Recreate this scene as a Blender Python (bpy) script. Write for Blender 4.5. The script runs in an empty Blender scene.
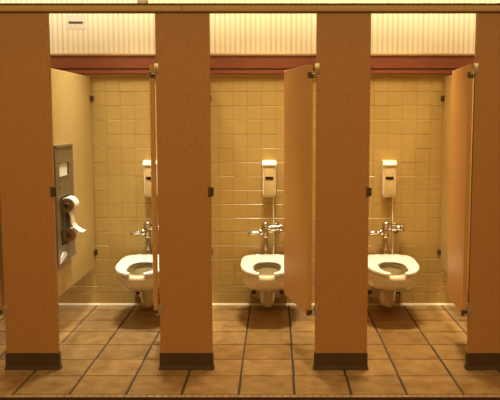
import bpy, bmesh, math, random
from mathutils import Vector, Matrix
random.seed(7)
S = bpy.context.scene
COL = S.collection
PI = math.pi

# ------------------------------------------------------------------ materials
def new_mat(name):
    m = bpy.data.materials.new(name); m.use_nodes = True
    nt = m.node_tree
    b = nt.nodes.get('Principled BSDF')
    return m, nt, b

def N(nt, kind, **kw):
    n = nt.nodes.new(kind)
    for k, v in kw.items():
        if k in n.inputs: n.inputs[k].default_value = v
        else: setattr(n, k, v)
    return n

def mix_rgb(nt, fac, a, b, blend='MIX'):
    n = nt.nodes.new('ShaderNodeMix'); n.data_type = 'RGBA'; n.blend_type = blend
    for sock, v in ((n.inputs[0], fac), (n.inputs[6], a), (n.inputs[7], b)):
        if hasattr(v, 'links'): nt.links.new(v, sock)
        elif isinstance(v, tuple): sock.default_value = (*v, 1) if len(v) == 3 else v
        else: sock.default_value = v
    return n.outputs[2]

def noise(nt, scale, detail=3.0, rough=.55, stretch=None):
    tc = N(nt, 'ShaderNodeTexCoord')
    src = tc.outputs['Object']
    if stretch:
        mp = N(nt, 'ShaderNodeMapping'); mp.inputs['Scale'].default_value = stretch
        nt.links.new(src, mp.inputs['Vector']); src = mp.outputs['Vector']
    n = N(nt, 'ShaderNodeTexNoise', Scale=scale, Detail=detail, Roughness=rough)
    nt.links.new(src, n.inputs['Vector'])
    return n.outputs['Fac']

def ramp(nt, fac, lo, hi):
    n = N(nt, 'ShaderNodeMapRange'); n.inputs[1].default_value = lo; n.inputs[2].default_value = hi
    nt.links.new(fac, n.inputs[0]); return n.outputs[0]

def bump(nt, b, h, strength, dist=.002):
    n = N(nt, 'ShaderNodeBump', Strength=strength, Distance=dist)
    nt.links.new(h, n.inputs['Height']); nt.links.new(n.outputs['Normal'], b.inputs['Normal'])

def plain(name, col, rough=.5, metal=0.0, col2=None, scale=40, stretch=None, bmp=0, lo=.35, hi=.65, spec=None, coat=0):
    m, nt, b = new_mat(name)
    b.inputs['Base Color'].default_value = (*col, 1)
    b.inputs['Roughness'].default_value = rough
    b.inputs['Metallic'].default_value = metal
    if spec is not None: b.inputs['Specular IOR Level'].default_value = spec
    if coat: b.inputs['Coat Weight'].default_value = coat; b.inputs['Coat Roughness'].default_value = .08
    if col2 is None: col2 = tuple(c * .93 for c in col)
    f = noise(nt, scale, stretch=stretch)
    nt.links.new(mix_rgb(nt, ramp(nt, f, lo, hi), col, col2), b.inputs['Base Color'])
    if bmp: bump(nt, b, f, bmp)
    return m

def island_mat(name, cols, rough, mott, mscale, bmp, spec=.5):
    """every tile (mesh island) gets its own tone, plus mottling inside the tile"""
    m, nt, b = new_mat(name)
    g = N(nt, 'ShaderNodeNewGeometry')
    cr = N(nt, 'ShaderNodeValToRGB'); nt.links.new(g.outputs['Random Per Island'], cr.inputs['Fac'])
    el = cr.color_ramp.elements
    while len(el) < len(cols): el.new(.5)
    for i, c in enumerate(cols):
        el[i].position = i / (len(cols) - 1); el[i].color = (*c, 1)
    f = noise(nt, mscale, 5, .6)
    f2 = noise(nt, mscale * 6, 3, .6)
    c1 = mix_rgb(nt, ramp(nt, f, .3, .7), cr.outputs['Color'], mott, 'MULTIPLY')
    c2 = mix_rgb(nt, ramp(nt, f2, .55, .85), c1, tuple(.75 + .25 * x for x in mott), 'MULTIPLY')
    nt.links.new(c2, b.inputs['Base Color'])
    b.inputs['Roughness'].default_value = rough
    b.inputs['Specular IOR Level'].default_value = spec
    if bmp: bump(nt, b, f, bmp, .003)
    return m

def wallpaper_mat():
    m, nt, b = new_mat('striped_wallpaper')
    tc = N(nt, 'ShaderNodeTexCoord'); sp = N(nt, 'ShaderNodeSeparateXYZ')
    nt.links.new(tc.outputs['Object'], sp.inputs[0])
    mul = N(nt, 'ShaderNodeMath', operation='MULTIPLY'); mul.inputs[1].default_value = 2 * PI / WP_PITCH
    nt.links.new(sp.outputs['X'], mul.inputs[0])
    sn = N(nt, 'ShaderNodeMath', operation='SINE'); nt.links.new(mul.outputs[0], sn.inputs[0])
    f = noise(nt, 14, 2, .5, (1.2, 1, .05))
    fac = ramp(nt, sn.outputs[0], .0, .95)
    sc = N(nt, 'ShaderNodeMath', operation='MULTIPLY'); nt.links.new(fac, sc.inputs[0]); nt.links.new(ramp(nt, f, .0, .75), sc.inputs[1])
    nt.links.new(mix_rgb(nt, sc.outputs[0], (.86, .77, .53), (.66, .48, .28)), b.inputs['Base Color'])
    b.inputs['Roughness'].default_value = .75
    return m

def wood_mat(name, a, c, rough):
    m, nt, b = new_mat(name)
    f = noise(nt, 9, 6, .65, (1.0, 8, 14))
    nt.links.new(mix_rgb(nt, ramp(nt, f, .3, .72), a, c), b.inputs['Base Color'])
    b.inputs['Roughness'].default_value = rough
    bump(nt, b, f, .12)
    return m

WP_PITCH = .0390
M = {}
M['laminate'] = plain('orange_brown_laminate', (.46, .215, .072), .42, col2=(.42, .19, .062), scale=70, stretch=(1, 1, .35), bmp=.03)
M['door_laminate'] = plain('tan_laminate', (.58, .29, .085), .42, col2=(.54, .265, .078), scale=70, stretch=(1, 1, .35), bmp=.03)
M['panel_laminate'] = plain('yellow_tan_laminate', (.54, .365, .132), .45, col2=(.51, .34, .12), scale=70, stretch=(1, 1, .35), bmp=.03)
M['shoe'] = plain('dark_brown_shoe', (.085, .042, .020), .45, col2=(.052, .027, .013), scale=55, stretch=(1, 1, 2), bmp=.08)
M['rail'] = plain('bronze_head_rail', (.60, .38, .15), .45, .1, col2=(.55, .345, .13), scale=30, stretch=(.2, 1, 1))
M['rail_dark'] = plain('bronze_groove', (.12, .075, .03), .5, .3)
M['wall_tile'] = island_mat('glazed_tan_wall_tile', [(.495, .325, .106), (.520, .342, .113), (.505, .332, .109), (.530, .350, .118)], .25, (.95, .94, .92), 18, .01)
M['wall_grout'] = plain('wall_grout', (.42, .27, .090), .8)
M['floor_tile'] = island_mat('tan_stone_floor_tile', [(.31, .178, .064), (.42, .256, .102), (.355, .22, .10), (.49, .305, .130), (.37, .205, .076)], .33, (.53, .44, .34), 10, .2)
M['floor_grout'] = plain('dark_floor_grout', (.055, .034, .022), .85)
M['edge_grout'] = plain('edge_grout', (.14, .085, .05), .8)
M['edge_tile'] = island_mat('small_edge_tile', [(.42, .27, .16), (.50, .34, .21), (.46, .30, .18)], .4, (.8, .76, .7), 12, .05)
M['riser'] = plain('dark_red_riser', (.075, .028, .016), .6)
M['low_floor'] = plain('dark_red_floor', (.22, .10, .055), .5, col2=(.16, .07, .04), scale=6)
M['wallpaper'] = wallpaper_mat()
M['mahogany'] = wood_mat('mahogany', (.30, .085, .035), (.20, .050, .022), .32)
M['tan_wood'] = wood_mat('tan_wood', (.58, .38, .16), (.48, .30, .12), .4)
M['caulk'] = plain('pale_caulk', (.80, .70, .52), .5)
M['china'] = plain('vitreous_china', (.76, .66, .47), .10, coat=.5, col2=(.74, .64, .45), scale=5)
M['seat'] = plain('white_seat_plastic', (.93, .91, .86), .22, col2=(.92, .90, .85), scale=5)
M['water'] = plain('bowl_water', (.32, .27, .18), .04, scale=3)
M['hinge'] = plain('pale_hinge_metal', (.62, .53, .38), .3, .75)
M['chrome'] = plain('chrome', (.62, .57, .50), .12, 1.0, col2=(.58, .53, .46), scale=4)
M['steel'] = plain('brushed_steel', (.30, .25, .165), .42, .75, col2=(.24, .20, .13), scale=25, stretch=(1, 1, .08), bmp=.02)
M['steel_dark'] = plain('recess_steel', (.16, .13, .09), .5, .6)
M['flange'] = plain('flat_brown', (.30, .20, .11), .5, scale=20)  # brown of the roll end discs and the wall fitting
M['paper'] = plain('white_paper', (.86, .82, .74), .9, col2=(.82, .78, .70), scale=60)
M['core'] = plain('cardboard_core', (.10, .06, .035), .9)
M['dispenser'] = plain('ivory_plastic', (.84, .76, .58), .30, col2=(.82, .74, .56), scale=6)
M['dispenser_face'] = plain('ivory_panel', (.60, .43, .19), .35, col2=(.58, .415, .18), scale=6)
M['window'] = plain('dark_red_window', (.035, .012, .010), .15)
M['dark'] = plain('dark_bronze', (.13, .085, .048), .4, .5)
M['black'] = plain('dark_cap', (.085, .052, .034), .4)
M['tube'] = plain('clear_white_tube', (.80, .70, .50), .3)
M['paint'] = plain('warm_white_paint', (.72, .64, .50), .8)
M['side_paint'] = plain('side_wall_paint', (.50, .36, .20), .8)

# ------------------------------------------------------------------ mesh helpers
class MB:
    """collects shapes into one mesh; every shape may carry its own material slot"""
    def __init__(s): s.bm = bmesh.new()
    def _mark(s, faces, mi, smooth):
        for f in faces:
            f.material_index = mi; f.smooth = smooth
    def box(s, x0, x1, y0, y1, z0, z1, bev=0, mi=0, seg=2, mat=None, smooth=False):
        t = bmesh.new()
        r = bmesh.ops.create_cube(t, size=1)
        for v in t.verts:
            v.co = Vector(((x0 + x1) / 2 + v.co.x * (x1 - x0), (y0 + y1) / 2 + v.co.y * (y1 - y0), (z0 + z1) / 2 + v.co.z * (z1 - z0)))
        if bev: bmesh.ops.bevel(t, geom=t.edges[:], offset=bev, segments=seg, affect='EDGES', profile=.5)
        return s.merge(t, mi, mat, smooth)
    def merge(s, t, mi=0, mat=None, smooth=False):
        mp = {}
        for v in t.verts: mp[v] = s.bm.verts.new(mat @ v.co if mat else v.co)
        for f in t.faces:
            nf = s.bm.faces.new([mp[v] for v in f.verts]); nf.material_index = mi; nf.smooth = smooth or f.smooth
        t.free(); return s
    def rings(s, rings, mi=0, smooth=True, cap0=True, cap1=True, closed=True):
        vs = [[s.bm.verts.new(p) for p in r] for r in rings]
        n = len(vs[0]); rng = n if closed else n - 1
        fs = []
        for a, b in zip(vs, vs[1:]):
            for i in range(rng):
                j = (i + 1) % n
                fs.append(s.bm.faces.new((a[i], a[j], b[j], b[i])))
        if cap0: fs.append(s.bm.faces.new(vs[0][::-1]))
        if cap1: fs.append(s.bm.faces.new(vs[-1]))
        s._mark(fs, mi, smooth); return s
    def lathe(s, prof, origin=(0, 0, 0), axis='z', n=24, mi=0, smooth=True):
        """prof: list of (radius, t along axis)"""
        o = Vector(origin); rg = []
        ax = {'x': Vector((1, 0, 0)), 'y': Vector((0, 1, 0)), 'z': Vector((0, 0, 1))}[axis] if isinstance(axis, str) else Vector(axis).normalized()
        u = ax.orthogonal().normalized(); w = ax.cross(u)
        for r, t in prof:
            rg.append([o + ax * t + (u * math.cos(2 * PI * i / n) + w * math.sin(2 * PI * i / n)) * max(r, 1e-5) for i in range(n)])
        return s.rings(rg, mi, smooth)
    def tube(s, pts, r, n=10, mi=0):
        pts = [Vector(p) for p in pts]; rg = []
        for i, p in enumerate(pts):
            d = (pts[min(i + 1, len(pts) - 1)] - pts[max(i - 1, 0)]).normalized()
            u = d.cross(Vector((0, 1, 0.01))).normalized(); w = d.cross(u)
            rr = r[i] if isinstance(r, (list, tuple)) else r
            rg.append([p + (u * math.cos(2 * PI * k / n) + w * math.sin(2 * PI * k / n)) * rr for k in range(n)])
        return s.rings(rg, mi)
    def build(s, name, mats, parent=None, sharp=40):
        bm = s.bm
        bmesh.ops.recalc_face_normals(bm, faces=bm.faces[:])
        me = bpy.data.meshes.new(name); bm.to_mesh(me); bm.free()
        for m in (mats if isinstance(mats, (list, tuple)) else [mats]): me.materials.append(m)
        if any(p.use_smooth for p in me.polygons):
            try: me.set_sharp_from_angle(angle=math.radians(sharp))
            except Exception: pass
        o = bpy.data.objects.new(name, me); COL.objects.link(o)
        if parent is not None: o.parent = parent
        return o

def tag(o, label=None, cat=None, group=None, kind=None):
    if label: o['label'] = label
    if cat: o['category'] = cat
    if group: o['group'] = group
    if kind: o['kind'] = kind
    return o

def empty(name, loc, label, cat, group=None, rz=0):
    o = bpy.data.objects.new(name, None); COL.objects.link(o)
    o.empty_display_size = .1
    o.location = loc; o.rotation_euler = (0, 0, rz)
    return tag(o, label, cat, group)

def copy_tree(o, parent=None):
    c = o.copy(); COL.objects.link(c)
    if parent is not None: c.parent = parent
    for ch in list(o.children): copy_tree(ch, c)
    return c

def superellipse(hw, yb, yf, z, n=40, pb=2.6, pf=2.0, split=.45):
    """egg outline; y runs from the wall (0) outward; returned with -y outward"""
    yc = yb + (yf - yb) * split; out = []
    for i in range(n):
        a = 2 * PI * i / n
        c, s_ = math.cos(a), math.sin(a)      # c along y (front = +1), s_ along x
        p = pf if c >= 0 else pb
        L = (yf - yc) if c >= 0 else (yc - yb)
        x = hw * math.copysign(abs(s_) ** (2 / p), s_); y = yc + L * math.copysign(abs(c) ** (2 / p), c)
        out.append(Vector((x, -y, z)))
    return out

# ------------------------------------------------------------------ layout (metres)
YW = 1.984            # face of the back wall
YF = .417             # front face of the pilasters
XL, XR = -3.0, 3.1
ZC = 2.80
YB = -5.6
STEP = .11

# ---- floor: raised tiled floor
f = MB()
f.box(XL, XR, .0, YW + .1, -.20, -.004, mi=0)
T = .305; G = .0055; GY = .0026
for i in range(-11, 11):
    for j in range(0, 7):
        x0, x1 = i * T, (i + 1) * T
        y0, y1 = j * T, min((j + 1) * T, YW - .001)
        x0 = max(x0, XL); x1 = min(x1, XR)
        if x1 - x0 < .03: continue
        dz = random.uniform(-.0008, .0008)
        t = bmesh.new(); bmesh.ops.create_cube(t, size=1)
        for v in t.verts:
            v.co = Vector(((x0 + x1) / 2 + v.co.x * (x1 - x0 - 2 * G), (y0 + y1) / 2 + v.co.y * (y1 - y0 - 2 * GY), -.009 + dz + v.co.z * .018))
        bmesh.ops.bevel(t, geom=[e for e in t.edges if all(v.co.z > -.01 for v in e.verts)], offset=.0035, segments=2, affect='EDGES')
        f.merge(t, 1)
# lower floor in front of the step
f.box(XL, XR, YB, -.0185, -STEP - .05, -STEP, mi=2)
tag(f.build('floor', [M['floor_grout'], M['floor_tile'], M['low_floor']]), kind='structure')

e = MB()
w = .0405
k = int((XR - XL) / w)
for i in range(k):
    x0 = XL + i * w
    e.box(x0 + .0012, x0 + w - .0012, -.022, -.002, -.009, .0005, bev=.003, mi=1)
e.box(XL, XR, -.0205, -.001, -.0095, -.0035, mi=0)
tag(e.build('trim_1', [M['edge_grout'], M['edge_tile']]), kind='structure')
r = MB(); r.box(XL, XR, -.018, -.0005, -STEP - .04, -.0096, mi=0)
tag(r.build('trim_2', M['riser']), kind='structure')

# ---- back wall: tile field, then striped wallpaper above the wooden trim
TP = .1095; TX0 = -.0175
b = MB()
b.box(XL, XR, YW + .004, YW + .12, -.004, ZC, mi=0)
rows = [(0.004, .100), (.100, .154)]
z = .154
while z < 1.90:
    rows.append((z, z + TP)); z += TP
g = .0011
i0 = math.floor((XL - TX0) / TP)
rng = random.Random(3)
for (z0, z1) in rows:
    for i in range(i0, 60):
        x0 = TX0 + i * TP; x1 = x0 + TP
        x0 = max(x0, XL); x1 = min(x1, XR)
        if x1 - x0 < .02: continue
        t = bmesh.new()
        hx, hz = (x1 - x0) / 2 - .0005, (z1 - z0) / 2 - .0005
        bx_, bt, bb = .0005, .0040, .0012
        A = [t.verts.new(p) for p in ((-hx, .007, -hz), (hx, .007, -hz), (hx, .007, hz), (-hx, .007, hz))]
        B = [t.verts.new(p) for p in ((-hx, -.0050, -hz), (hx, -.0050, -hz), (hx, -.0036, hz), (-hx, -.0036, hz))]
        D = [t.verts.new(p) for p in ((-hx + bx_, -.007, -hz + bb), (hx - bx_, -.007, -hz + bb), (hx - bx_, -.007, hz - bt), (-hx + bx_, -.007, hz - bt))]
        for P, Q in ((A, B), (B, D)):
            for n_ in range(4): t.faces.new((P[n_], P[(n_ + 1) % 4], Q[(n_ + 1) % 4], Q[n_]))
        t.faces.new(D); t.faces.new(A[::-1])
        rot = Matrix.Rotation(rng.uniform(-.010, .010), 4, 'X') @ Matrix.Rotation(rng.uniform(-.008, .008), 4, 'Z')
        b.merge(t, 1, Matrix.Translation(((x0 + x1) / 2, YW + .007 + rng.uniform(-.0006, .0006), (z0 + z1) / 2)) @ rot)
b.box(XL, XR, YW + .0015, YW + .0045, 1.93, ZC, mi=2)
wb = b.build('wall_back', [M['wall_grout'], M['wall_tile'], M['wallpaper']])
tag(wb, kind='structure')

c = MB()
c.rings([[Vector((x, YW - .016, .0)), Vector((x, YW - .014, .007)), Vector((x, YW - .008, .0125)), Vector((x, YW + .002, .014)), Vector((x, YW + .002, .0))] for x in (XL, XR)], smooth=False)
tag(c.build('baseboard_back', M['caulk']), kind='structure')

# mahogany trim board on the back wall
v = MB()
v.box(XL, XR, YW - .030, YW, 1.862, 1.960, bev=.003, mi=0)
v.box(XL, XR, YW - .018, YW, 1.846, 1.862, mi=0)
v.box(XL, XR, YW - .034, YW, 1.818, 1.847, bev=.006, mi=0, seg=3)
v.box(XL, XR, YW - .042, YW, 1.957, 1.978, bev=.006, mi=1)
v.box(XL, XR, YW - .014, YW, 1.806, 1.818, bev=.002, mi=1)
tag(v.build('trim_3', [M['mahogany'], M['tan_wood']]), kind='structure')

# side walls, ceiling, wall behind the viewer
for nm, bx, m in (('wall_left', (XL - .1, XL, YB, YW + .1, -.2, ZC), 'side_paint'),
                  ('wall_right', (XR, XR + .1, YB, YW + .1, -.2, ZC), 'side_paint'),
                  ('wall_front', (XL - .1, XR + .1, YB - .1, YB, -.2, ZC), 'side_paint'),
                  ('ceiling', (XL - .1, XR + .1, YB - .1, YW + .12, ZC, ZC + .1), 'paint')):
    q = MB(); q.box(*bx); tag(q.build(nm, M[m]), kind='structure')

# ------------------------------------------------------------------ pilasters
PW, PT = .3075, .032
pil_x = [-1.239, -.3265, .5885, 1.4935]
order = ['leftmost', 'second', 'third', 'rightmost']
pil_labels = [
    'broad orange-brown stall pilaster, leftmost of the four, left of the steel paper cabinet',
    'broad orange-brown stall pilaster, second of the four, between the paper cabinet stall and middle stall',
    'broad orange-brown stall pilaster, third of the four, between the middle stall and right stall',
    'broad orange-brown stall pilaster, rightmost of the four, cut off by the right edge']
root = empty('stall_pilaster', (pil_x[0], YF + PT / 2, 0), pil_labels[0], 'pilaster', 'pilasters holding up the head rail')
p = MB(); p.box(-PW / 2, PW / 2, -PT / 2, PT / 2, .09, 2.083, bev=.002)
p.build('post_panel', M['laminate'], root)
s = MB()
prof = [(.0005, .101), (.0045, .099), (.0050, .034), (.0065, .020), (.0100, .008), (.0115, .0)]
s.rings([[Vector((sx * (PW / 2 + d), sy * (PT / 2 + d), zz)) for sx, sy in ((-1, -1), (1, -1), (1, 1), (-1, 1))] for d, zz in prof], smooth=False)
tag(s.build('shoe', M['shoe'], root), 'dark brown shoe around the foot')
kp = MB()
kx = PW / 2
kp.box(kx - .016, kx + .004, -PT / 2 - .004, -PT / 2, 1.030, 1.088, bev=.001)
kp.box(kx, kx + .004, -PT / 2 - .004, PT / 2 + .010, 1.030, 1.088, bev=.001)
kp.box(kx + .004, kx + .016, -PT / 2 + .004, -PT / 2 + .012, 1.034, 1.084, bev=.001)
kp.build('latch_keeper', M['dark'], root)
pils = [root]
for x, lb in zip(pil_x[1:], pil_labels[1:]):
    cpy = copy_tree(root); cpy.location.x = x; cpy['label'] = lb; pils.append(cpy)

# ------------------------------------------------------------------ head rail
def rail(x0, x1, label):
    r = empty('head_rail', ((x0 + x1) / 2, YF + PT / 2, 2.076), label, 'head rail', None)
    L = (x1 - x0) / 2 - .0016
    yf = -PT / 2 - .007; yb = PT / 2 + .007
    pr = [(yf, .006), (yf - .003, .010), (yf - .003, .013), (yf, .016), (yf, .038), (yf + .006, .052), (yb - .006, .052), (yb, .046), (yb, .0), (yb - .006, .0), (yb - .006, .0075), (yf + .006, .0075), (yf + .006, .0), (yf, .0)]
    m = MB(); m.rings([[Vector((xx, y, zz)) for y, zz in pr] for xx in (-L, L)], smooth=False)
    m.build('rail_profile', M['rail'], r)
    for za, zb in ((.0415, .0505), (-.0005, .0060)):
        m = MB(); m.box(-L, L, yf - .0045, yf + .004, za, zb, bev=.001)
        tag(m.build('edge_strip', M['rail_dark'], r), 'darker edge strip of the rail')
    return r
rail(XL + .01, -.3265, 'bronze-brown head rail left of the joint above the second pilaster')
rail(-.3265, XR - .01, 'bronze-brown head rail right of the joint above the second pilaster')

# ------------------------------------------------------------------ stall side panels
panel_labels = [
    'yellow-tan side partition carrying the steel paper cabinet',
    'tan side partition behind the second pilaster from the left',
    'tan side partition behind the third pilaster, hidden by the middle stall door',
    'yellow-tan side partition right of the rightmost toilet, behind its open door']
pr_ = empty('partition_panel', (pil_x[0], YF + PT, 0), panel_labels[0], 'partition panel', 'side partitions between the stalls')
p = MB(); p.box(-.0127, .0127, .006, YW - .022 - YF - PT, .312, 1.800, bev=.0025)
p.build('panel', M['panel_laminate'], pr_)
for zb in (.43, 1.635):
    k = MB()
    ye = YW - YF - PT
    for sx in (1, -1):
        k.box(sx * .0127 if sx > 0 else -.0167, .0167 if sx > 0 else -.0127, ye - .055, ye - .001, zb - .020, zb + .020, bev=.001)
        k.box(.0127 if sx > 0 else -.032, .032 if sx > 0 else -.0127, ye - .005, ye - .001, zb - .020, zb + .020, bev=.001)
        k.lathe([(.006, 0), (.006, .003), (.003, .005), (.0, .005)], (sx * .0167, ye - .032, zb), (sx, 0, 0), 10)
    tag(k.build('wall_bracket', M['dark'], pr_))
panels = [pr_]
for x, lb in zip(pil_x[1:], panel_labels[1:]):
    cpy = copy_tree(pr_); cpy.location.x = x + (.020 if x > 1.4 else 0); cpy['label'] = lb; panels.append(cpy)

# ------------------------------------------------------------------ stall doors (hinged on the right, open inward)
DW, DT = .592, .0254
door_labels = [
    'open tan stall door hinged on the left edge of the leftmost pilaster',
    'open tan stall door seen edge-on, hinged on the left edge of the second pilaster',
    'open tan stall door standing beside the middle toilet',
    'open tan stall door on the rightmost pilaster, nearly square to the doorway']
door_hinge = [(-1.431, 79), (-.5025, 80.3), (.4030, 77), (1.3165, 94)]
# local frame: hinge corner (front right edge of the closed door) at the origin; door lies along -x, outer face at y=0
dr = empty('stall_door', (0, 0, 0), door_labels[0], 'door', 'open stall doors')
p = MB(); p.box(-DW, 0, 0, DT, .322, 1.788, bev=.002)
p.build('door_panel', M['door_laminate'], dr)
for zb in (1.728, .340):
    k = MB()
    k.box(-.022, .0, -.003, 0, zb - .017, zb + .017, bev=.001)                 # leaf on the outer face
    k.box(.0, .003, -.003, DT + .003, zb - .017, zb + .017, bev=.001)          # wraps the hinge edge
    k.box(-.022, .0, DT, DT + .003, zb - .017, zb + .017, bev=.001)
    k.build('hinge_leaf', M['black'], dr)
for zz in (1.075, 1.125):
    k = MB(); k.lathe([(.0, -.004), (.004, -.004), (.006, -.001), (.006, .0)], (-DW + .028, 0, zz), 'y', 10)
    k.build('latch_screw', M['dark'], dr)
for i, (hx, ang) in enumerate(door_hinge):
    d_ = dr if i == 0 else copy_tree(dr)
    d_['label'] = door_labels[i]
    d_.rotation_euler = (0, 0, -math.radians(ang))
    # keep the hinge edge (its middle) behind the pilaster plane
    d_.location = (hx - DT * .5 - DT / 2 * math.sin(math.radians(ang)) + DT / 2, YF + .012, 0)
# pilaster-side hinge brackets: part of each pilaster
for i, pl in enumerate(pils):
    for zz in (1.766, .362):
        k = MB()
        x0 = -PW / 2
        k.box(x0 - .003, x0, -PT / 2 - .003, PT / 2, zz - .028, zz + .028, bev=.001)
        k.box(x0, x0 + .016, -PT / 2 - .0035, -PT / 2, zz - .028, zz + .028, bev=.001)
        k.box(x0 - .009, x0 - .001, -PT / 2 - .0035, -PT / 2 + .006, zz - .028, zz + .028, bev=.0015)
        k.box(x0 - .026, x0 - .004, -PT / 2 - .003, -PT / 2 + .004, zz - .034, zz - .026, bev=.001)
        k.lathe([(.0, -.004), (.003, -.004), (.0045, -.001), (.0045, .0)], (x0 + .009, -PT / 2 - .0035, zz), 'y', 10)
        tag(k.build('hinge_bracket', M['hinge'], pl), 'chrome hinge bracket')

# ------------------------------------------------------------------ toilets
tx = [-.772, .140, 1.058]
toilet_labels = [
    'white wall-hung toilet with open-front seat, leftmost, in the stall with the paper cabinet',
    'white wall-hung toilet with open-front seat in the middle stall',
    'white wall-hung toilet with open-front seat, rightmost, in the right stall']
SE = superellipse
def make_toilet():
    r = empty('toilet', (tx[0], YW, 0), toilet_labels[0], 'toilet', 'toilets along the tiled wall')
    m = MB()
    prof = [  # hw, yb, yf, z  from the trap foot up the outside, over the rim, down into the bowl
        (.034, .130, .285, .056), (.050, .105, .318, .062), (.056, .095, .330, .078), (.058, .09, .345, .120), (.066, .085, .375, .180),
        (.082, .08, .420, .210), (.128, .078, .510, .229), (.166, .08, .590, .244), (.186, .085, .652, .268), (.194, .09, .698, .303),
        (.196, .10, .717, .338), (.195, .11, .720, .350), (.192, .11, .718, .362), (.186, .115, .712, .372), (.180, .12, .706, .377),
        (.130, .22, .640, .378), (.124, .23, .632, .372), (.118, .24, .62, .352), (.106, .265, .60, .318), (.084, .31, .55, .284), (.05, .36, .48, .268), (.02, .40, .44, .264)]
    m.rings([SE(a, b_, c_, z_, 48) for a, b_, c_, z_ in prof])
    # deck behind the seat and the flange against the wall
    m.rings([SE(a, .03, c_, z_, 32, 4, 3.2, .5) for a, c_, z_ in ((.100, .16, .20), (.116, .20, .30), (.122, .22, .375), (.118, .23, .404), (.108, .22, .412))])
    def fl(y, k_, dz):
        half = [(.085, .395), (.13, .36), (.142, .28), (.134, .18), (.142, .130), (.134, .100), (.112, .078), (.085, .062), (.055, .046)]
        pts = [(-a, z_) for a, z_ in half] + [(a, z_) for a, z_ in half[::-1]]
        return [Vector((x * k_, -y, .24 + (z_ - .24) * dz)) for x, z_ in pts]
    m.rings([fl(.001, 1, 1), fl(.030, 1, 1), fl(.042, .97, .97), (fl(.050, .86, .90))], smooth=True)
    # neck from flange to bowl
    m.rings([[Vector((hw * math.cos(a), -y, zc + hz * math.sin(a))) for a in [2 * PI * i / 28 for i in range(28)]] for y, hw, hz, zc in ((.045, .118, .10, .275), (.10, .105, .085, .285), (.20, .12, .075, .300), (.30, .12, .05, .310))])
    m.build('bowl', M['china'], r, 60)
    w_ = MB(); w_.rings([SE(.086, .310, .548, .288, 32), SE(.080, .318, .540, .291, 32)]); w_.build('water', M['water'], r)
    # open-front seat
    st = MB()
    rg = []
    n = 72
    def out_pt(a):
        hw, yb, yf = .197, .105, .738
        yc = yb + (yf - yb) * .46
        c_, s_ = math.cos(a), math.sin(a)
        p_ = 2.2 if c_ >= 0 else 4.3
        L = (yf - yc) if c_ >= 0 else (yc - yb)
        return Vector((hw * math.copysign(abs(s_) ** (2 / p_), s_), -(yc + L * math.copysign(abs(c_) ** (2 / p_), c_)), 0))
    def in_pt(a):
        hw, yb, yf = .100, .315, .700
        yc = .46
        c_, s_ = math.cos(a), math.sin(a)
        L = (yf - yc) if c_ >= 0 else (yc - yb)
        p_ = 2.6 if c_ >= 0 else 2.2
        return Vector((hw * math.copysign(abs(s_) ** (2 / p_), s_), -(yc + L * math.copysign(abs(c_) ** (2 / p_), c_)), 0))
    GAP = .052
    def start(fn):
        a = .01
        while fn(a).x < GAP: a += .002
        return a
    ao, ai = start(out_pt), start(in_pt)
    for i in range(n + 1):
        t = i / n
        o = out_pt(ao + (2 * PI - 2 * ao) * t); q = in_pt(ai + (2 * PI - 2 * ai) * t)
        if i in (0, n):
            q = Vector((o.x, q.y, 0))
        d = (q - o)
        z0, z1 = .3845, .4050
        sec = [(0, z0 + .002), (0.0, z1 - .008), (.03, z1 - .003), (.10, z1), (.5, z1 + .001), (.86, z1 - .002), (.95, z1 - .006), (1, z1 - .012), (1, z0 + .002), (.96, z0), (.05, z0)]
        rg.append([(lambda P: P + Vector((0, 0, .028 * (.74 + P.y) / .64)))(o + d * u + Vector((0, 0, z_))) for u, z_ in sec])
    st.rings(rg)
    seat = st.build('seat', M['seat'], r, 50)
    for sx in (-1, 1):
        h = MB(); h.box(sx * .075 - .016, sx * .075 + .016, -.190, -.150, .4235, .4385, bev=.005, seg=3)
        h.build('seat_hinge', M['seat'], seat)
        k = MB(); k.lathe([(.0195, .0), (.0195, .006), (.0155, .010), (.015, .020), (.010, .027), (.0, .028)], (sx * .114, -.046, .116), (0, -1, 0), 18)
        tag(k.build('bolt_cap', M['black'], r), 'dark bolt cap on the flange')
    return r
t0 = make_toilet()
for i in (1, 2):
    q = copy_tree(t0); q.location.x = tx[i]; q['label'] = toilet_labels[i]

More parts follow.
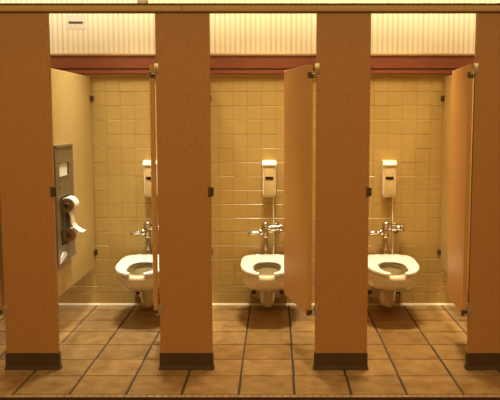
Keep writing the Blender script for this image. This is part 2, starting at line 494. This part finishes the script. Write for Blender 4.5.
# ------------------------------------------------------------------ flush valves
valve_labels = [
    'chrome flush valve behind the leftmost toilet, half hidden by the edge-on door',
    'chrome flush valve on the tiled wall behind the middle toilet',
    'chrome flush valve on the tiled wall behind the rightmost toilet']
vx = [-.795, .124, 1.062]
def make_valve():
    yo = -.072
    r = empty('flush_valve', (vx[0], YW, .40), valve_labels[0], 'flush valve', 'flush valves above the toilets')
    m = MB(); m.lathe([(.026, .013), (.026, .022), (.0225, .027), (.0215, .060), (.021, .160)], (0, yo, 0), 'z', 20)
    tail = m.build('tailpiece', M['chrome'], r)
    m = MB(); m.lathe([(.025, .158), (.028, .162), (.028, .180), (.024, .185), (.024, .226), (.032, .233), (.032, .242), (.027, .246)], (0, yo, 0), 'z', 24)
    m.lathe([(.019, 0), (.019, .055)], (.015, yo, .232), 'x', 18)
    m.lathe([(.016, 0), (.016, .03)], (-.015, yo, .197), (-1, 0, -.08), 16)
    m.build('valve_body', M['chrome'], r)
    m = MB(); m.lathe([(.031, .246), (.033, .250), (.033, .262), (.029, .274), (.018, .283), (.0, .286)], (0, yo, 0), 'z', 24)
    m.build('cap', M['chrome'], r)
    m = MB(); m.lathe([(.025, .0), (.028, .006), (.028, .020), (.019, .026), (.013, .030), (.012, .040), (.0145, .05), (.0165, .085), (.0165, .108), (.012, .114), (.0, .115)], (-.022, yo, .199), (-1, 0, -.10), 18)
    m.build('handle', M['chrome'], r)
    m = MB(); m.lathe([(.022, .038), (.031, .042), (.031, .078), (.023, .083), (.021, .092), (.024, .098), (.024, .104), (.034, .112), (.035, .138), (.029, .147), (.0, .150)], (0, yo, .232), 'x', 24)
    m.build('supply_stop', M['chrome'], r)
    m = MB(); m.lathe([(.018, 0), (.018, .05), (.018, .064)], (.085, yo, .232), (0, 1, 0), 18)
    m.lathe([(.020, .056), (.033, .062), (.034, .070)], (.085, yo, .232), (0, 1, 0), 24)
    m.build('supply_pipe', M['chrome'], r)
    return r
v0 = make_valve()
for i in (1, 2):
    q = copy_tree(v0); q.location.x = vx[i]; q['label'] = valve_labels[i]

# ------------------------------------------------------------------ wall dispensers with drip tubes
disp_labels = [
    'ivory wall dispenser above the leftmost toilet, partly behind the edge-on door',
    'ivory wall dispenser above the middle toilet with thin tube below',
    'ivory wall dispenser above the rightmost toilet with thin tube below']
dx = [-.770, .153, 1.086]
def make_disp():
    r = empty('wall_dispenser', (dx[0], YW, .866), disp_labels[0], 'dispenser', 'drip dispensers above the flush valves')
    def rr(hw, h0, h1, y, rad_b=.022, rad_t=.012):
        out = []
        for cx_, cz, rad, a0 in ((hw - rad_t, h1 - rad_t, rad_t, 0), (-hw + rad_t, h1 - rad_t, rad_t, 90), (-hw * .97 + rad_b, h0 + rad_b, rad_b, 180), (hw * .97 - rad_b, h0 + rad_b, rad_b, 270)):
            for j in range(6):
                a = math.radians(a0 + j * 18)
                out.append(Vector((cx_ + rad * math.cos(a), -y, cz + rad * math.sin(a))))
        return out
    m = MB(); m.rings([rr(.0535, .004, .290, .001), rr(.0535, .004, .290, .050), rr(.0500, .008, .287, .062), rr(.0420, .016, .279, .067)])
    m.build('housing', M['dispenser'], r, 50)
    m = MB(); m.rings([rr(.0425, .018, .240, .0665), rr(.0415, .019, .239, .0695), rr(.0385, .022, .236, .0705)])
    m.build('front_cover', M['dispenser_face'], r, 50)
    m = MB(); m.rings([[Vector((x, -y, z_)) for y, z_ in ((.004, .2915), (.046, .2925), (.060, .288), (.078, .262), (.080, .254), (.076, .250), (.060, .250), (.004, .286))] for x in (-.0530, .0530)], smooth=False); bmesh.ops.bevel(m.bm, geom=[e_ for e_ in m.bm.edges], offset=.0022, segments=2, affect='EDGES')
    m.build('top_cap', M['dispenser'], r)
    m = MB(); m.box(-.031, .031, -.0745, -.070, .143, .166, bev=.002)
    tag(m.build('window', M['window'], r), 'small dark red window')
    m = MB()
    pts = [(.032, -.03, .012), (.032, -.030, -.05), (.032, -.034, -.12), (.033, -.040, -.20), (.036, -.045, -.26), (.037, -.05, -.33), (.034, -.06, -.40), (.028, -.075, -.455)]
    m.tube(pts, .0042, 8)
    tag(m.build('drip_tube', M['tube'], r), 'thin pale tube')
    return r
d0 = make_disp()
for i in (1, 2):
    q = copy_tree(d0); q.location.x = dx[i]; q['label'] = disp_labels[i]

# ------------------------------------------------------------------ steel paper cabinet on the left partition
PX = pil_x[0] + .0127         # face of the partition
cab = empty('paper_cabinet', (PX, .85, .535), 'tall steel cabinet on the left partition holding two toilet rolls', 'paper dispenser')
CD, CW, CH = .034, .425, .755      # depth, width along the partition, height
def U(m, y0, y1, z0, z1, d0=0, d1=CD, bev=.0015): m.box(d0, d1, y0, y1, z0, z1, bev=bev)
m = MB()
U(m, 0, CW, 0, CH, .0, .003, 0)                       # back plate
U(m, 0, .085, .003, CH, .003); U(m, .305, CW, .003, CH, .003)     # stiles
U(m, .085, .305, .0, .118, .003); U(m, .085, .305, .438, .565, .003); U(m, .085, .305, .665, CH, .003)
m.build('cabinet_frame', M['steel'], cab)
m = MB(); m.box(.0, CD + .006, .02, CW - .02, CH, CH + .022, bev=.004); m.build('top_flange', M['steel'], cab)
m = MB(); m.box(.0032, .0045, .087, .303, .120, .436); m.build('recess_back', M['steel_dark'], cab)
m = MB(); m.box(CD - .002, CD + .004, .075, .315, .655, .665, bev=.001); m.box(CD - .002, CD + .004, .075, .315, .565, .572, bev=.001); m.build('slot_frame', M['steel'], cab)
m = MB(); m.lathe([(.011, 0), (.011, .003), (.006, .005), (.0, .005)], (CD, .06, .505), 'x', 14)
tag(m.build('lock', M['chrome'], cab), 'small bright lock')
m = MB(); m.rings([[Vector((CD + .001, y, z_)) for y, z_ in ((.03, .012), (.19, .045), (.16, .070), (.10, .075), (.05, .050))], [Vector((CD + .008, y, z_)) for y, z_ in ((.03, .012), (.19, .045), (.16, .070), (.10, .075), (.05, .050))]], smooth=False)  # thin white patch on the cabinet's lower near corner
tag(m.build('corner_patch', M['paper'], cab), 'white patch at the bottom corner')

def flange(yc, zc):  # plain brown disc with dark hub over the near end of a roll
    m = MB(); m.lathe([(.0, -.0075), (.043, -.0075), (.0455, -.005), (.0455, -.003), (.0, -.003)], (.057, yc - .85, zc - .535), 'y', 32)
    fo = m.build('roll_end_disc', M['flange'], cab); tag(fo, 'brown disc at the roll end')
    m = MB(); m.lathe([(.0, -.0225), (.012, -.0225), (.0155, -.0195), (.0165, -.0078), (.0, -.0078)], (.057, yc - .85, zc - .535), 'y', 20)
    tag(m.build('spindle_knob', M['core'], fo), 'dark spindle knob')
def roll(yc, zc, label, tail, R_=.0505):
    r = empty('toilet_roll', (PX + .057, yc, zc), label, 'toilet roll', 'toilet rolls in the steel cabinet')
    ri, L = .019, .108
    m = MB()
    m.lathe([(ri, 0), (R_ - .003, 0), (R_, .003), (R_, L - .003), (R_ - .003, L), (ri, L), (ri, 0)], (0, 0, 0), 'y', 40)
    m.build('paper', M['paper'], r, 50)
    m = MB(); m.lathe([(.014, .0), (ri - .0005, .0), (ri - .0005, L + .002), (.014, L + .002), (.014, .0)], (0, 0, 0), 'y', 24)
    tag(m.build('core', M['core'], r), 'dark cardboard core')
    if tail:
        m = MB(); rg = []
        path = [(.004, -.051), (.012, -.075), (.014, -.100), (.016, -.125), (.030, -.150), (.050, -.168), (.070, -.180), (.088, -.185)]
        for i, (x, z_) in enumerate(path):
            y0 = .012 + .004 * i; y1 = L - .004 + .003 * i
            rg.append([Vector((x, y0, z_ - .004 * i / 7)), Vector((x + .004, (y0 + y1) / 2, z_ + .003)), Vector((x, y1, z_)), Vector((x + .0012, y1, z_ + .0012)), Vector((x + .0052, (y0 + y1) / 2, z_ + .0042)), Vector((x + .0012, y0, z_ + .0012 - .004 * i / 7))])
        m.rings(rg); m.build('loose_sheet', M['paper'], r)
    return r
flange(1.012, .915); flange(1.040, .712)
roll(1.012, .915, 'upper toilet roll with a loose sheet hanging from it', True)
roll(1.040, .712, 'lower toilet roll in the steel cabinet, without hanging sheet', False, .037)
sc_ = MB()
for i in range(5):
    a = .006 + i * .005
    sc_.box(a, a + .0035, 0.945 - .001 * i, 1.135, 1.105, 1.192 - .006 * (i % 3), bev=.001)
o = sc_.build('seat_cover_stack', M['paper']); o.location = (PX, 0, 0)
tag(o, 'white paper seat covers showing in the top slot of the steel cabinet', 'paper')

# ------------------------------------------------------------------ small fittings high on the striped wall
wp = empty('wall_plate', (-1.330, YW + .0015, 2.212), 'cream plate with dark slot on the striped wall above the left stall', 'wall plate')
m = MB(); m.box(-.075, .075, -.0015, 0, -.055, .055, bev=.0005); m.build('plate', M['paint'], wp)
m = MB(); m.box(-.055, .055, -.004, -.001, -.008, .008, bev=.001); m.build('slot', M['dark'], wp)
fx = MB(); fx.lathe([(.040, 0), (.040, .012), (.030, .030), (.0, .034)], (-.815, YW + .0015, 2.372), (0, -1, 0), 20)
tag(fx.build('wall_fitting', M['flange']), 'small round brown fitting on the striped wall above the head rail', 'wall fitting')

# ------------------------------------------------------------------ lights: ceiling lamps of the room, added fill on the wallpaper
def area(name, loc, sx, sy, power, col, rot=(0, 0, 0), spread=180):
    l = bpy.data.lights.new(name, 'AREA'); l.shape = 'RECTANGLE'; l.size = sx; l.size_y = sy
    l.energy = power; l.color = col; l.spread = math.radians(spread)
    o = bpy.data.objects.new(name, l); COL.objects.link(o); o.location = loc; o.rotation_euler = rot
    return o
for lx, pw, lc in ((-1.70, 9, (1, .97, .78)), (-.80, 15, (1, .97, .73)), (.13, 15, (1, .89, .58)), (1.05, 15.5, (1, .83, .50)), (1.96, 12, (1, .83, .50))):
    area('ceiling_lamp', (lx, 1.27, ZC - .02), .36, .36, pw * 1.07, lc, spread=80)
area('wallpaper_fill', (-1.75, 1.55, ZC - .03), 2.1, .06, 4.8, (1, .88, .68), rot=(math.radians(42), 0, 0), spread=62)  # two unseen fill strips, added to brighten the striped wallpaper
area('wallpaper_fill', (1.1, 1.55, ZC - .03), 3.6, .06, 9.3, (1, .83, .56), rot=(math.radians(42), 0, 0), spread=62)
area('ceiling_lamp', (0, -2.4, ZC - .02), 5.6, 3.4, 122, (1, .76, .33))

w = bpy.data.worlds.new('World'); S.world = w; w.use_nodes = True
w.node_tree.nodes['Background'].inputs[0].default_value = (.02, .015, .01, 1)

# ------------------------------------------------------------------ camera
cam = bpy.data.cameras.new('Camera'); co = bpy.data.objects.new('Camera', cam); COL.objects.link(co)
cam.sensor_width = 36; cam.lens = 762.6 / 500 * 36
cam.shift_x = (250 - 275.5) / 500
co.location = (.2013, -3.9765, 1.4878)
co.rotation_euler = (PI / 2 - .1078, 0, 0)
S.camera = co

vs = S.view_settings
S.display_settings.display_device = 'sRGB'
vs.view_transform = 'Standard'; vs.look = 'None'; vs.exposure = 0; vs.gamma = 1
try: vs.use_curve_mapping = False
except Exception: pass
